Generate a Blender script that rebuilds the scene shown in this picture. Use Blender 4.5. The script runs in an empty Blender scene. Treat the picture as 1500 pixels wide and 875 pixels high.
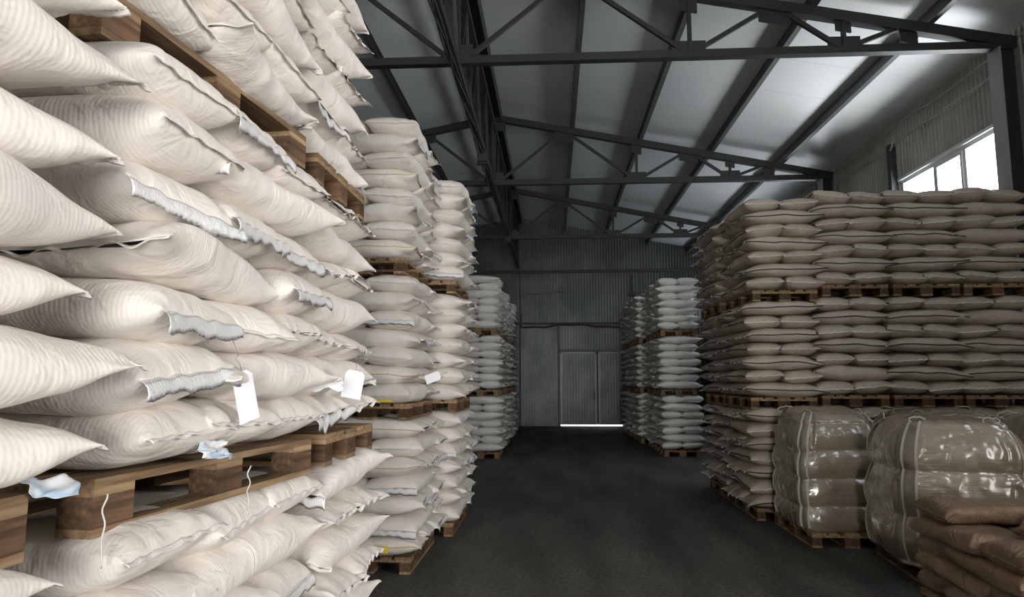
import bpy, math, random
import numpy as np
from mathutils import Vector, Matrix

sc = bpy.context.scene
col = sc.collection
random.seed(7)

# ------------------------------------------------------------------ camera, world, lights
EYE = 1.7
PITCH, YAW = math.radians(6.758), math.radians(3.41)
cd = bpy.data.cameras.new('camera')
cd.sensor_width = 36.0
cd.lens = 24.0
cd.clip_start = 0.02
cam = bpy.data.objects.new('camera', cd)
cam.location = (0, 0, EYE)
cam.rotation_euler = (math.radians(90) + PITCH, 0, YAW)
col.objects.link(cam)
sc.camera = cam

sc.view_settings.view_transform = 'Standard'
sc.view_settings.look = 'None'
sc.view_settings.gamma = 1.0
sc.view_settings.use_curve_mapping = False
sc.view_settings.exposure = 0.0
try:
    sc.cycles.use_denoising = True
    sc.cycles.max_bounces = 6
    sc.cycles.diffuse_bounces = 4
    sc.cycles.transparent_max_bounces = 6
    sc.cycles.sample_clamp_indirect = 4.0
    sc.cycles.caustics_reflective = False
    sc.cycles.caustics_refractive = False
except Exception:
    pass

SKY = 6.0
w = bpy.data.worlds.new('overcast_sky')
w.use_nodes = True
w.node_tree.nodes['Background'].inputs[0].default_value = (0.86, 0.93, 1.0, 1)
w.node_tree.nodes['Background'].inputs[1].default_value = SKY
sc.world = w


def area(name, loc, target, sx, sy, power, color=(1, 1, 1), spread=180.0):
    l = bpy.data.lights.new(name, 'AREA')
    l.shape = 'RECTANGLE'
    l.size, l.size_y = sx, sy
    l.energy = power
    l.color = color
    l.spread = math.radians(spread)
    o = bpy.data.objects.new(name, l)
    o.location = loc
    d = Vector(target) - Vector(loc)
    o.rotation_euler = d.to_track_quat('-Z', 'Y').to_euler()
    col.objects.link(o)
    return o


# daylight through the open gate behind the camera
GATE_Y = -8.0
area('gate_daylight', (0.9, GATE_Y - 0.3, 2.0), (0.5, 10, 2.0), 3.4, 3.6, 900, (1.0, 0.955, 0.90))
# daylight through the side doorway near the camera, on the left stacks
area('side_door_daylight', (6.1, 1.5, 2.3), (-1.1, 3.4, 2.4), 2.4, 3.2, 215, (1.0, 0.955, 0.905), 120)
# daylight falling in through each ribbon window of the right wall
WIN = [(3.3, 6.3), (9.15, 12.15), (15.1, 18.1), (21.0, 24.0)]
for (a_, b_), pw_ in zip(WIN, (120, 290, 110, 50)):
    area('window_daylight', (6.95, (a_ + b_) / 2, 4.15), (5.0, (a_ + b_) / 2, 5.9), b_ - a_, 1.25, pw_, (0.96, 0.985, 1.0))

    # light thrown up by the bright yard outside the window
    area('yard_bounce', (7.9, (a_ + b_) / 2, 2.1), (6.0, (a_ + b_) / 2, 6.2), b_ - a_, 2.0, pw_ * 2.2, (1.0, 0.99, 0.96))

# ------------------------------------------------------------------ helpers
RX = -1.27                      # ridge x
HALF = 7.47                     # half span
XR, XL = RX + HALF, RX - HALF   # side walls
YB, YF = 25.4, GATE_Y           # back wall, gable behind the camera
APEX, EAVE = 7.78, 6.35         # ceiling heights
SL = (APEX - EAVE) / HALF


def roof_z(x):
    return APEX - SL * abs(x - RX)


def new_obj(name, me, parent=None, loc=None, rot=None, mat=None):
    o = bpy.data.objects.new(name, me)
    if loc is not None:
        o.location = loc
    if rot is not None:
        o.rotation_euler = rot
    if mat is not None and me is not None and not me.materials:
        me.materials.append(mat)
    if parent is not None:
        o.parent = parent
    col.objects.link(o)
    return o


def tag(o, label=None, cat=None, group=None, kind=None):
    if label:
        o['label'] = label
    if cat:
        o['category'] = cat
    if group:
        o['group'] = group
    if kind:
        o['kind'] = kind
    return o


def empty(name, loc=(0, 0, 0), rot=(0, 0, 0)):
    o = bpy.data.objects.new(name, None)
    o.location = loc
    o.rotation_euler = rot
    o.empty_display_size = 0.1
    col.objects.link(o)
    return o


class MB:
    def __init__(s):
        s.v, s.f = [], []

    def add(s, vs, fs):
        n = len(s.v)
        s.v += [tuple(p) for p in vs]
        s.f += [tuple(n + i for i in f) for f in fs]
        return s

    def box(s, x0, x1, y0, y1, z0, z1):
        vs = [(x, y, z) for z in (z0, z1) for y in (y0, y1) for x in (x0, x1)]
        return s.add(vs, [(0, 2, 3, 1), (4, 5, 7, 6), (0, 1, 5, 4), (2, 6, 7, 3), (0, 4, 6, 2), (1, 3, 7, 5)])

    def bar(s, p, q, w, h, up=(0, 0, 1)):
        p, q = Vector(p), Vector(q)
        d = (q - p).normalized()
        side = d.cross(Vector(up))
        if side.length < 1e-4:
            side = Vector((1, 0, 0))
        side.normalize()
        u = side.cross(d).normalized()
        vs = []
        for c in (p, q):
            for a, b in ((-1, -1), (1, -1), (1, 1), (-1, 1)):
                vs.append(c + side * (a * w / 2) + u * (b * h / 2))
        return s.add(vs, [(0, 1, 2, 3), (7, 6, 5, 4), (0, 4, 5, 1), (1, 5, 6, 2), (2, 6, 7, 3), (3, 7, 4, 0)])

    def tube(s, pts, r, n=8):
        pts = [Vector(p) for p in pts]
        rings = []
        prev = None
        for i, p in enumerate(pts):
            d = (pts[min(i + 1, len(pts) - 1)] - pts[max(i - 1, 0)]).normalized()
            ref = prev if prev is not None else (Vector((0, 0, 1)) if abs(d.z) < .9 else Vector((1, 0, 0)))
            a = (ref - d * ref.dot(d)).normalized()
            prev = a
            b = d.cross(a)
            rings.append([p + a * (r * math.cos(t)) + b * (r * math.sin(t)) for t in [2 * math.pi * k / n for k in range(n)]])
        vs = [v for rg in rings for v in rg]
        fs = []
        for i in range(len(pts) - 1):
            for k in range(n):
                k2 = (k + 1) % n
                fs.append((i * n + k, i * n + k2, (i + 1) * n + k2, (i + 1) * n + k))
        fs.append(tuple(range(n))[::-1])
        fs.append(tuple((len(pts) - 1) * n + k for k in range(n)))
        return s.add(vs, fs)

    def mesh(s, name, mat=None, smooth=False):
        me = bpy.data.meshes.new(name)
        me.from_pydata(s.v, [], s.f)
        me.validate()
        if mat:
            me.materials.append(mat)
        if smooth:
            me.polygons.foreach_set('use_smooth', [True] * len(me.polygons))
        me.update()
        return me

    def build(s, name, mat=None, parent=None, smooth=False):
        return new_obj(name, s.mesh(name, mat, smooth), parent)


# ------------------------------------------------------------------ materials
def mat(name, color, rough=0.6, metal=0.0, spec=0.5):
    m = bpy.data.materials.new(name)
    m.use_nodes = True
    b = m.node_tree.nodes['Principled BSDF']
    b.inputs['Base Color'].default_value = (*color, 1)
    b.inputs['Roughness'].default_value = rough
    b.inputs['Metallic'].default_value = metal
    b.inputs['Specular IOR Level'].default_value = spec
    return m, m.node_tree.nodes, m.node_tree.links, b


def noise_color(nt, links, b, c1, c2, scale, detail=4, coord='Object', vscale=(1, 1, 1), lo=0.35, hi=0.65):
    tc = nt.new('ShaderNodeTexCoord')
    mp = nt.new('ShaderNodeMapping')
    mp.inputs['Scale'].default_value = vscale
    nz = nt.new('ShaderNodeTexNoise')
    nz.inputs['Scale'].default_value = scale
    nz.inputs['Detail'].default_value = detail
    cr = nt.new('ShaderNodeValToRGB')
    cr.color_ramp.elements[0].position = lo
    cr.color_ramp.elements[1].position = hi
    cr.color_ramp.elements[0].color = (*c1, 1)
    cr.color_ramp.elements[1].color = (*c2, 1)
    links.new(tc.outputs[coord], mp.inputs[0])
    links.new(mp.outputs[0], nz.inputs['Vector'])
    links.new(nz.outputs['Fac'], cr.inputs[0])
    links.new(cr.outputs[0], b.inputs['Base Color'])
    return mp, nz, cr


def add_bump(nt, links, b, height_socket, strength, dist, chain=None):
    bp = nt.new('ShaderNodeBump')
    bp.inputs['Strength'].default_value = strength
    bp.inputs['Distance'].default_value = dist
    links.new(height_socket, bp.inputs['Height'])
    if chain is not None:
        links.new(chain.outputs[0], bp.inputs['Normal'])
    links.new(bp.outputs[0], b.inputs['Normal'])
    return bp


def sack_material(name, c1, c2, rough, rib=0.16, ribscale=24.0, spec=0.35, sheen=0.0):
    m, nt, lk, b = mat(name, c1, rough, 0, spec)
    mp, nz, cr = noise_color(nt, lk, b, c1, c2, 3.0, 3)
    wv = nt.new('ShaderNodeTexWave')
    wv.wave_type = 'BANDS'
    wv.bands_direction = 'X'
    wv.inputs['Scale'].default_value = ribscale
    wv.inputs['Distortion'].default_value = 1.0
    wv.inputs['Detail'].default_value = 1.5
    wv.inputs['Detail Scale'].default_value = 0.25
    lk.new(mp.outputs[0], wv.inputs['Vector'])
    msk = nt.new('ShaderNodeTexNoise')
    msk.inputs['Scale'].default_value = 3.5
    lk.new(mp.outputs[0], msk.inputs['Vector'])
    mul = nt.new('ShaderNodeMath')
    mul.operation = 'MULTIPLY'
    lk.new(wv.outputs['Fac'], mul.inputs[0])
    lk.new(msk.outputs['Fac'], mul.inputs[1])
    b1 = add_bump(nt, lk, b, mul.outputs[0], rib, 0.004)
    # folds of slack cloth
    f = nt.new('ShaderNodeTexNoise')
    f.inputs['Scale'].default_value = 7.0
    f.inputs['Detail'].default_value = 3
    f.inputs['Distortion'].default_value = 1.2
    lk.new(mp.outputs[0], f.inputs['Vector'])
    b2 = add_bump(nt, lk, b, f.outputs['Fac'], 0.5, 0.03, b1)
    # weave
    g = nt.new('ShaderNodeTexNoise')
    g.inputs['Scale'].default_value = 260.0
    lk.new(mp.outputs[0], g.inputs['Vector'])
    add_bump(nt, lk, b, g.outputs['Fac'], 0.22, 0.001, b2)
    return m


M = {}
M['white'] = sack_material('white_woven_cloth', (0.78, 0.73, 0.68), (0.85, 0.805, 0.76), 0.55)
M['silver'] = sack_material('pale_woven_cloth', (0.78, 0.765, 0.735), (0.85, 0.84, 0.81), 0.42, spec=0.5)
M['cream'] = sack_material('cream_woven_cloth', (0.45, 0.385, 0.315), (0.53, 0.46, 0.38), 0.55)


def ribbon_material(name, c, alpha_mix=0.0, rough=0.4):
    m, nt, lk, b = mat(name, c, rough, 0, 0.5)
    tc = nt.new('ShaderNodeTexCoord')
    nz = nt.new('ShaderNodeTexNoise')
    nz.inputs['Scale'].default_value = 38
    nz.inputs['Detail'].default_value = 3
    nz.inputs['Distortion'].default_value = 1.5
    lk.new(tc.outputs['Object'], nz.inputs['Vector'])
    add_bump(nt, lk, b, nz.outputs['Fac'], 0.5, 0.008)
    # thread of stitches along the strip (own UV: u = metres along, v = 0..1 across)
    sep = nt.new('ShaderNodeSeparateXYZ')
    lk.new(tc.outputs['UV'], sep.inputs[0])
    a = nt.new('ShaderNodeMath'); a.operation = 'FRACT'
    a0 = nt.new('ShaderNodeMath'); a0.operation = 'MULTIPLY'; a0.inputs[1].default_value = 90
    lk.new(sep.outputs[0], a0.inputs[0]); lk.new(a0.outputs[0], a.inputs[0])
    a2 = nt.new('ShaderNodeMath'); a2.operation = 'LESS_THAN'; a2.inputs[1].default_value = 0.6
    lk.new(a.outputs[0], a2.inputs[0])
    c0 = nt.new('ShaderNodeMath'); c0.operation = 'COMPARE'; c0.inputs[1].default_value = 0.3; c0.inputs[2].default_value = 0.06
    lk.new(sep.outputs[1], c0.inputs[0])
    mu = nt.new('ShaderNodeMath'); mu.operation = 'MULTIPLY'
    lk.new(a2.outputs[0], mu.inputs[0]); lk.new(c0.outputs[0], mu.inputs[1])
    mx = nt.new('ShaderNodeMix'); mx.data_type = 'RGBA'
    mx.inputs['A'].default_value = (*c, 1)
    mx.inputs['B'].default_value = (0.42, 0.38, 0.34, 1)
    lk.new(mu.outputs[0], mx.inputs['Factor'])
    lk.new(mx.outputs['Result'], b.inputs['Base Color'])
    return m


M['seam'] = ribbon_material('stitched_white_seam', (0.80, 0.775, 0.745))
M['liner'] = ribbon_material('crumpled_plastic_liner', (0.76, 0.77, 0.79), rough=0.3)
M['black'] = mat('black_piping', (0.03, 0.03, 0.035), 0.6)[0]
M['yellow_thread'] = mat('yellow_thread', (0.62, 0.42, 0.06), 0.6)[0]
M['yellow_paper'] = mat('yellow_paper', (0.85, 0.62, 0.05), 0.6)[0]
M['red'] = mat('red_thread', (0.6, 0.08, 0.05), 0.6)[0]
M['tag'] = mat('white_card', (0.80, 0.80, 0.86), 0.5)[0]
M['wire'] = mat('steel_wire', (0.22, 0.21, 0.2), 0.4, 0.8)[0]
M['string'] = mat('white_string', (0.62, 0.60, 0.57), 0.8)[0]
M['blueprint'] = ribbon_material('blue_printed_film', (0.45, 0.60, 0.78), rough=0.25)


def wood_material(name, c1, c2, c3):
    m, nt, lk, b = mat(name, c1, 0.75, 0, 0.25)
    mp, nz, cr = noise_color(nt, lk, b, c1, c2, 4.0, 6, vscale=(1.0, 12.0, 12.0), lo=0.3, hi=0.7)
    e = cr.color_ramp.elements.new(0.5)
    e.color = (*c3, 1)
    add_bump(nt, lk, b, nz.outputs['Fac'], 0.5, 0.004)
    # each board its own tone
    oi = nt.new('ShaderNodeObjectInfo')
    mr = nt.new('ShaderNodeMapRange')
    mr.inputs['To Min'].default_value = 0.62
    mr.inputs['To Max'].default_value = 1.15
    lk.new(oi.outputs['Random'], mr.inputs['Value'])
    hv = nt.new('ShaderNodeHueSaturation')
    lk.new(cr.outputs[0], hv.inputs['Color'])
    lk.new(mr.outputs[0], hv.inputs['Value'])
    lk.new(hv.outputs[0], b.inputs['Base Color'])
    return m


M['wood'] = wood_material('weathered_pallet_wood', (0.17, 0.105, 0.055), (0.42, 0.29, 0.17), (0.28, 0.185, 0.105))
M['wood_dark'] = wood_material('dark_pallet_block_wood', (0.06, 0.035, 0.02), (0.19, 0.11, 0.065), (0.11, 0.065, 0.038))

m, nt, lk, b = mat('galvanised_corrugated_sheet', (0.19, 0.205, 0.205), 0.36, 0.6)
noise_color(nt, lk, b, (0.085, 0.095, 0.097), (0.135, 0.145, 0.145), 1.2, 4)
M['sheet'] = m
m, nt, lk, b = mat('olive_grey_corrugated_sheet', (0.30, 0.31, 0.29), 0.5, 0.1)
noise_color(nt, lk, b, (0.36, 0.37, 0.33), (0.46, 0.47, 0.42), 1.5, 4)
M['sheet_side'] = m
M['steel'] = mat('dark_painted_steel', (0.026, 0.029, 0.030), 0.5, 0.2)[0]
M['column'] = mat('light_grey_painted_steel', (0.33, 0.34, 0.34), 0.5, 0.0)[0]
M['steel_grey'] = mat('grey_painted_steel', (0.065, 0.072, 0.075), 0.45, 0.2)[0]
M['rubber'] = mat('dark_cable_rubber', (0.03, 0.03, 0.03), 0.5)[0]
M['cable_white'] = mat('grey_white_cable', (0.40, 0.40, 0.38), 0.5)[0]
M['pvc'] = mat('white_window_plastic', (0.75, 0.77, 0.78), 0.35)[0]

# ceiling panels: pale lacquered metal with joints across the slope and faint rolling streaks
m, nt, lk, b = mat('pale_lacquered_roof_panel', (0.60, 0.625, 0.635), 0.36, 0.15, 0.6)
tc = nt.new('ShaderNodeTexCoord')
mp = nt.new('ShaderNodeMapping')
mp.inputs['Scale'].default_value = (0.25, 1.6, 0.25)
lk.new(tc.outputs['Object'], mp.inputs[0])
nz = nt.new('ShaderNodeTexNoise'); nz.inputs['Scale'].default_value = 2.0; nz.inputs['Detail'].default_value = 5
lk.new(mp.outputs[0], nz.inputs['Vector'])
cr = nt.new('ShaderNodeMapRange'); cr.inputs['From Min'].default_value = .3; cr.inputs['From Max'].default_value = .7
cr.inputs['To Min'].default_value = 0.30; cr.inputs['To Max'].default_value = 0.40
lk.new(nz.outputs['Fac'], cr.inputs['Value'])
lk.new(cr.outputs[0], b.inputs['Roughness'])
add_bump(nt, lk, b, nz.outputs['Fac'], 0.05, 0.03)
M['ceiling'] = m

m, nt, lk, b = mat('dusty_concrete', (0.07, 0.068, 0.066), 0.8, 0, 0.3)
mp, nz, cr = noise_color(nt, lk, b, (0.050, 0.047, 0.043), (0.125, 0.118, 0.108), 1.3, 9, vscale=(1.6, 0.35, 1), lo=0.32, hi=0.72)
n2 = nt.new('ShaderNodeTexNoise'); n2.inputs['Scale'].default_value = 28; n2.inputs['Detail'].default_value = 8
tc2 = nt.new('ShaderNodeTexCoord'); lk.new(tc2.outputs['Object'], n2.inputs['Vector'])
mr = nt.new('ShaderNodeMapRange'); mr.inputs['From Min'].default_value = .3; mr.inputs['From Max'].default_value = .7
mr.inputs['To Min'].default_value = .6; mr.inputs['To Max'].default_value = 1.5
lk.new(n2.outputs['Fac'], mr.inputs['Value'])
hv = nt.new('ShaderNodeHueSaturation')
lk.new(cr.outputs[0], hv.inputs['Color']); lk.new(mr.outputs[0], hv.inputs['Value']); lk.new(hv.outputs[0], b.inputs['Base Color'])
add_bump(nt, lk, b, n2.outputs['Fac'], 0.6, 0.02)
M['floor'] = m

m, nt, lk, b = mat('brown_kraft_paper', (0.30, 0.185, 0.105), 0.5, 0, 0.45)
mp, nz, cr = noise_color(nt, lk, b, (0.225, 0.148, 0.092), (0.29, 0.195, 0.125), 3, 3)
f = nt.new('ShaderNodeTexNoise'); f.inputs['Scale'].default_value = 5; f.inputs['Detail'].default_value = 4; f.inputs['Distortion'].default_value = 2.0
lk.new(mp.outputs[0], f.inputs['Vector'])
rd = nt.new('ShaderNodeMath'); rd.operation = 'SUBTRACT'; rd.inputs[1].default_value = 0.5
ab = nt.new('ShaderNodeMath'); ab.operation = 'ABSOLUTE'
lk.new(f.outputs['Fac'], rd.inputs[0]); lk.new(rd.outputs[0], ab.inputs[0])
add_bump(nt, lk, b, ab.outputs[0], 0.7, 0.06)
M['kraft'] = m

m, nt, lk, b = mat('stretch_film_over_sacks', (0.42, 0.355, 0.26), 0.22, 0, 0.6)
b.inputs['Coat Weight'].default_value = 0.8
b.inputs['Coat Roughness'].default_value = 0.17
mp, nz, cr = noise_color(nt, lk, b, (0.27, 0.22, 0.16), (0.38, 0.32, 0.24), 2.5, 3)
tcf = nt.new('ShaderNodeTexCoord'); mpf = nt.new('ShaderNodeMapping')
mpf.inputs['Scale'].default_value = (1.2, 1.2, 26.0)
lk.new(tcf.outputs['Object'], mpf.inputs[0])
f = nt.new('ShaderNodeTexNoise'); f.inputs['Scale'].default_value = 2.4; f.inputs['Detail'].default_value = 5; f.inputs['Distortion'].default_value = 0.6
lk.new(mpf.outputs[0], f.inputs['Vector'])
bA = add_bump(nt, lk, b, f.outputs['Fac'], 0.35, 0.02)
g = nt.new('ShaderNodeTexNoise'); g.inputs['Scale'].default_value = 7; g.inputs['Distortion'].default_value = 0.3; g.inputs['Detail'].default_value = 1
lk.new(tcf.outputs['Object'], g.inputs['Vector'])
bB = add_bump(nt, lk, b, g.outputs['Fac'], 0.6, 0.05, bA)
bC = nt.new('ShaderNodeBump')
bC.inputs['Strength'].default_value = 0.6
bC.inputs['Distance'].default_value = 0.05
lk.new(g.outputs['Fac'], bC.inputs['Height'])
lk.new(bC.outputs[0], b.inputs['Coat Normal'])
b.inputs['Coat Weight'].default_value = 1.0
b.inputs['Coat IOR'].default_value = 1.8
M['film'] = m
M['strap'] = mat('pale_plastic_strap', (0.62, 0.60, 0.55), 0.35)[0]

mg = bpy.data.materials.new('window_glass')
mg.use_nodes = True
n_ = mg.node_tree.nodes
n_.clear()
out = n_.new('ShaderNodeOutputMaterial'); tr = n_.new('ShaderNodeBsdfTransparent'); gl = n_.new('ShaderNodeBsdfGlossy'); mx = n_.new('ShaderNodeMixShader')
gl.inputs['Roughness'].default_value = 0.05
mx.inputs[0].default_value = 0.06
mg.node_tree.links.new(tr.outputs[0], mx.inputs[1]); mg.node_tree.links.new(gl.outputs[0], mx.inputs[2]); mg.node_tree.links.new(mx.outputs[0], out.inputs[0])
M['glass'] = mg


# ------------------------------------------------------------------ room shell
def structure(name, mb, m, smooth=False):
    return tag(mb.build(name, m, None, smooth), kind='structure')


structure('floor', MB().box(XL - .3, XR + .3, YF - .3, YB + 0.3, -0.12, 0), M['floor'])


def slope_pts(side):
    # thin slab following one roof slope
    xe = RX + side * (HALF + 0.25)
    return xe, roof_z(xe)


mb = MB()
for side in (-1, 1):
    xe, ze = slope_pts(side)
    y = YF - .2
    k = 0
    while y < YB + .2:
        y2 = min(y + 1.18, YB + .3)
        g_ = 0.003
        vs = []
        for yy in (y + g_, y2 - g_):
            vs += [(RX, yy, APEX), (xe, yy, ze), (xe, yy, ze + .1), (RX, yy, APEX + .1)]
        mb.add(vs, [(0, 1, 5, 4), (3, 7, 6, 2), (0, 3, 2, 1), (4, 5, 6, 7), (1, 2, 6, 5), (0, 4, 7, 3)])
        y = y2
    vs = []
    for yy in (YF - .3, YB + .3):
        vs += [(RX, yy, APEX + .006), (xe, yy, ze + .006), (xe, yy, ze + .14), (RX, yy, APEX + .14)]
    mb.add(vs, [(0, 1, 5, 4), (3, 7, 6, 2), (0, 3, 2, 1), (4, 5, 6, 7), (1, 2, 6, 5), (0, 4, 7, 3)])
structure('ceiling', mb, M['ceiling'])

PITCHC = 0.105
RIB = [(0.0, 0.0), (0.32, 0.0), (0.52, 1.0), (0.80, 1.0)]


def corrugated(mb, a0, a1, lowhigh, place, depth=0.036):
    """ribs run vertically; a = distance along the wall, lowhigh(a) -> (z0, z1), place(a, d, z) -> point"""
    n = int((a1 - a0) / PITCHC) + 1
    pts = []
    for i in range(n):
        for (t, d) in RIB:
            a = a0 + (i + t) * PITCHC
            if a < a1:
                pts.append((a, d * depth))
    pts.append((a1, 0.0))
    base = len(mb.v)
    for a, d in pts:
        z0, z1 = lowhigh(a)
        mb.v.append(tuple(place(a, d, z0)))
        mb.v.append(tuple(place(a, d, z1)))
    for i in range(len(pts) - 1):
        k = base + 2 * i
        mb.f.append((k, k + 2, k + 3, k + 1))


# back wall with the double gate (u 820-928 in the photo)
GX0, GX1, GZ = 0.27, 3.15, 2.72
mb = MB()
pl = lambda a, d, z: (a, YB - d, z)
corrugated(mb, XL, GX0 - .06, lambda a: (0, 5.74), pl)
corrugated(mb, GX1 + .06, XR, lambda a: (0, 5.74), pl)
corrugated(mb, GX0 - .06, GX1 + .06, lambda a: (GZ + .06, 5.74), pl)
corrugated(mb, XL, XR, lambda a: (5.70, roof_z(a)), lambda a, d, z: (a, YB - .10 - d, z))
structure('wall_back', mb, M['sheet'])

mb = MB().box(XL, XR, YB - .16, YB - .03, 5.66, 5.76)
mb.box(XL, XR, YB - .10, YB - .03, 3.72, 3.80)
structure('trim_1', mb, M['steel'])

structure('trim_2', MB().box(GX0 - .1, GX1 + .1, YB + .03, YB + .06, .06, GZ + .2), M['steel'])
root = tag(empty('door_1', ((GX0 + GX1) / 2, YB, 0)), kind='structure')
cx = (GX0 + GX1) / 2
mb = MB()
for x in (GX0 - .08, GX1):
    mb.box(x - cx, x + .08 - cx, -.10, .04, 0, GZ + 1.0 if x < GX1 else GZ)
mb.box(GX0 - .06 - cx, GX1 + .06 - cx, -.10, .04, GZ, GZ + .08)
mb.build('door_frame', M['steel_grey'], root)
mid = 1.63
for (a, b2) in ((GX0, mid - .03), (mid + .03, GX1)):
    mb = MB()
    corrugated(mb, a - cx, b2 - cx, lambda q: (0.055, GZ - .01), lambda q, d, z: (q, -.01 - d, z), 0.03)
    for x in (a, b2 - .05):
        mb.box(x - cx, x + .05 - cx, -.045, -.005, 0.055, GZ - .01)
    mb.box(a - cx, b2 - cx, -.045, -.005, GZ - .07, GZ - .01)
    mb.build('door_leaf', M['sheet'], root)
MB().box(mid - cx - .14, mid - cx - .10, -.09, -.04, 0.95, 1.25).build('door_handle', M['steel'], root)

# right wall: corrugated, ribbon windows
WZ0, WZ1 = 3.95, 5.19
mb = MB()
pr = lambda a, d, z: (XR - d, a, z)
edges = [YF] + [v for w_ in WIN for v in w_] + [YB]
for i in range(0, len(edges), 2):
    corrugated(mb, edges[i], edges[i + 1], lambda a: (0, 5.95), pr)
for (a_, b_) in WIN:
    corrugated(mb, a_, b_, lambda a: (0, WZ0), pr)
    corrugated(mb, a_, b_, lambda a: (WZ1, 5.95), pr)
corrugated(mb, YF, YB, lambda a: (5.92, 6.5), lambda a, d, z: (XR + .03 - d, a, z))
mb.box(XR - .03, XR + .06, YF, YB, 5.90, 5.94)
# thickness behind the inner sheet, with the window openings left free
for i in range(0, len(edges), 2):
    mb.box(XR + .05, XR + .12, edges[i], edges[i + 1], 0, 6.5)
for (a_, b_) in WIN:
    mb.box(XR + .05, XR + .12, a_, b_, 0, WZ0)
    mb.box(XR + .05, XR + .12, a_, b_, WZ1, 6.5)
structure('wall_right', mb, M['sheet_side'])

mb = MB()
corrugated(mb, YF, YB, lambda a: (0, 6.5), lambda a, d, z: (XL + d, a, z))
structure('wall_left', mb, M['sheet_side'])

mb = MB()
mb.box(XL, -0.9, YF - .1, YF, 0, 6.0).box(2.7, XR, YF - .1, YF, 0, 6.0).box(-0.9, 2.7, YF - .1, YF, 3.9, 6.0)
mb.add([(XL, YF, 6.0), (XR, YF, 6.0), (XR, YF, EAVE), (RX, YF, APEX), (XL, YF, EAVE)], [(0, 1, 2, 3, 4)])
structure('wall_front', mb, M['sheet_side'])

for i, (a_, b_) in enumerate(WIN):
    root = tag(empty('window_%d' % (i + 1), (XR, (a_ + b_) / 2, WZ0)), kind='structure')
    L = b_ - a_
    h = WZ1 - WZ0
    mb = MB()
    fw = 0.07
    mb.box(-.02, .07, -L / 2, L / 2, h - fw, h).box(-.02, .07, -L / 2, L / 2, 0, fw)
    mb.box(-.02, .07, -L / 2, -L / 2 + fw, fw, h - fw).box(-.02, .07, L / 2 - fw, L / 2, fw, h - fw)
    m1, m2 = L / 2 - 1.05, L / 2 - 1.85
    for k in (m1, m2):
        mb.box(-.02, .07, k - .035, k + .035, fw, h - fw)
    mb.box(-.06, -.02, -L / 2 - .05, L / 2 + .05, h, h + .05)
    mb.build('window_frame', M['pvc'], root)
    q = MB()
    ya, yb = m2 + .04, m1 - .04
    q.box(-.035, .02, ya, ya + .05, fw, h - fw).box(-.035, .02, yb - .05, yb, fw, h - fw)
    q.box(-.035, .02, ya + .05, yb - .05, fw, fw + .05).box(-.035, .02, ya + .05, yb - .05, h - fw - .05, h - fw)
    q.build('window_sash', M['pvc'], root)
    for ya, yb in ((-L / 2 + fw, m2 - .035), (m2 + .035, m1 - .035), (m1 + .035, L / 2 - fw)):
        MB().box(.02, .026, ya, yb, fw, h - fw).build('window_glass', M['glass'], root)


# ------------------------------------------------------------------ steelwork
TR = [8.9, 14.8, 20.7]
ORD = ['first', 'second', 'third', 'fourth', 'fifth', 'sixth', 'seventh']
TC0, TC1 = 7.56, 6.12           # axis of the top chord at apex / end
BZ = 6.03


def tcz(dx):
    return TC0 - (TC0 - TC1) * abs(dx) / 7.2


def truss(Y, idx):
    root = empty('roof_truss', (RX, Y, BZ))
    tag(root, 'dark steel roof truss with triangular webbing, %s along the aisle' % ORD[idx], 'roof truss', 'steel trusses carrying the roof')
    z0 = BZ
    MB().box(-7.35, 7.35, -.06, .06, -.03, .055).box(-7.35, 7.35, -.012, .012, .055, .10).build('bottom_chord', M['steel'], root)
    for s in (-1, 1):
        MB().bar((0, 0, tcz(0) - z0), (s * 7.35, 0, tcz(7.35) - z0), .13, .14).build('top_chord', M['steel'], root)

        def P(dx, top):
            return (s * dx, 0, (tcz(dx) - z0) if top else .06)
        for a, b2 in (((1.55, 1), (0.12, 0)), ((1.55, 1), (3.1, 0)), ((3.2, 0), (4.25, 1)), ((4.3, 1), (5.15, 0)), ((5.2, 0), (5.95, 1))):
            MB().bar(P(*a), P(*b2), .05, .06).build('web_diagonal', M['steel'], root)
        for dx in (3.15, 5.18):
            MB().bar(P(dx, 0), P(dx, 1), .05, .06, up=(0, 1, 0)).build('web_post', M['steel'], root)
        for dx, top, w_, h_ in ((1.55, 1, .42, .26), (3.15, 1, .22, .26), (4.28, 1, .40, .24), (5.18, 1, .20, .2), (6.02, 1, .22, .22), (3.15, 0, .42, .22), (5.18, 0, .42, .22)):
            x, _, z = P(dx, top)
            z += -h_ / 2 if top else h_ / 2 - .06
            sl = -.2 * s if top else 0
            m_ = MB()
            vs = []
            for yy in (-.015, .015):
                for (p, q) in ((-w_ / 2, -h_ / 2), (w_ / 2, -h_ / 2), (w_ / 2, h_ / 2), (-w_ / 2, h_ / 2)):
                    vs.append((x + p, yy, z + q + sl * p))
            m_.add(vs, [(0, 1, 2, 3), (7, 6, 5, 4), (0, 4, 5, 1), (1, 5, 6, 2), (2, 6, 7, 3), (3, 7, 4, 0)])
            m_.build('gusset_plate', M['steel'], root)
    MB().box(-.2, .2, -.015, .015, 0, .26).build('gusset_plate', M['steel'], root)
    MB().box(-.25, .25, -.015, .015, tcz(0) - z0 - .3, tcz(0) - z0 + .05).build('gusset_plate', M['steel'], root)
    MB().bar((0, 0, .06), (0, 0, tcz(0) - z0), .05, .06, up=(0, 1, 0)).build('web_post', M['steel'], root)


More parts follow.
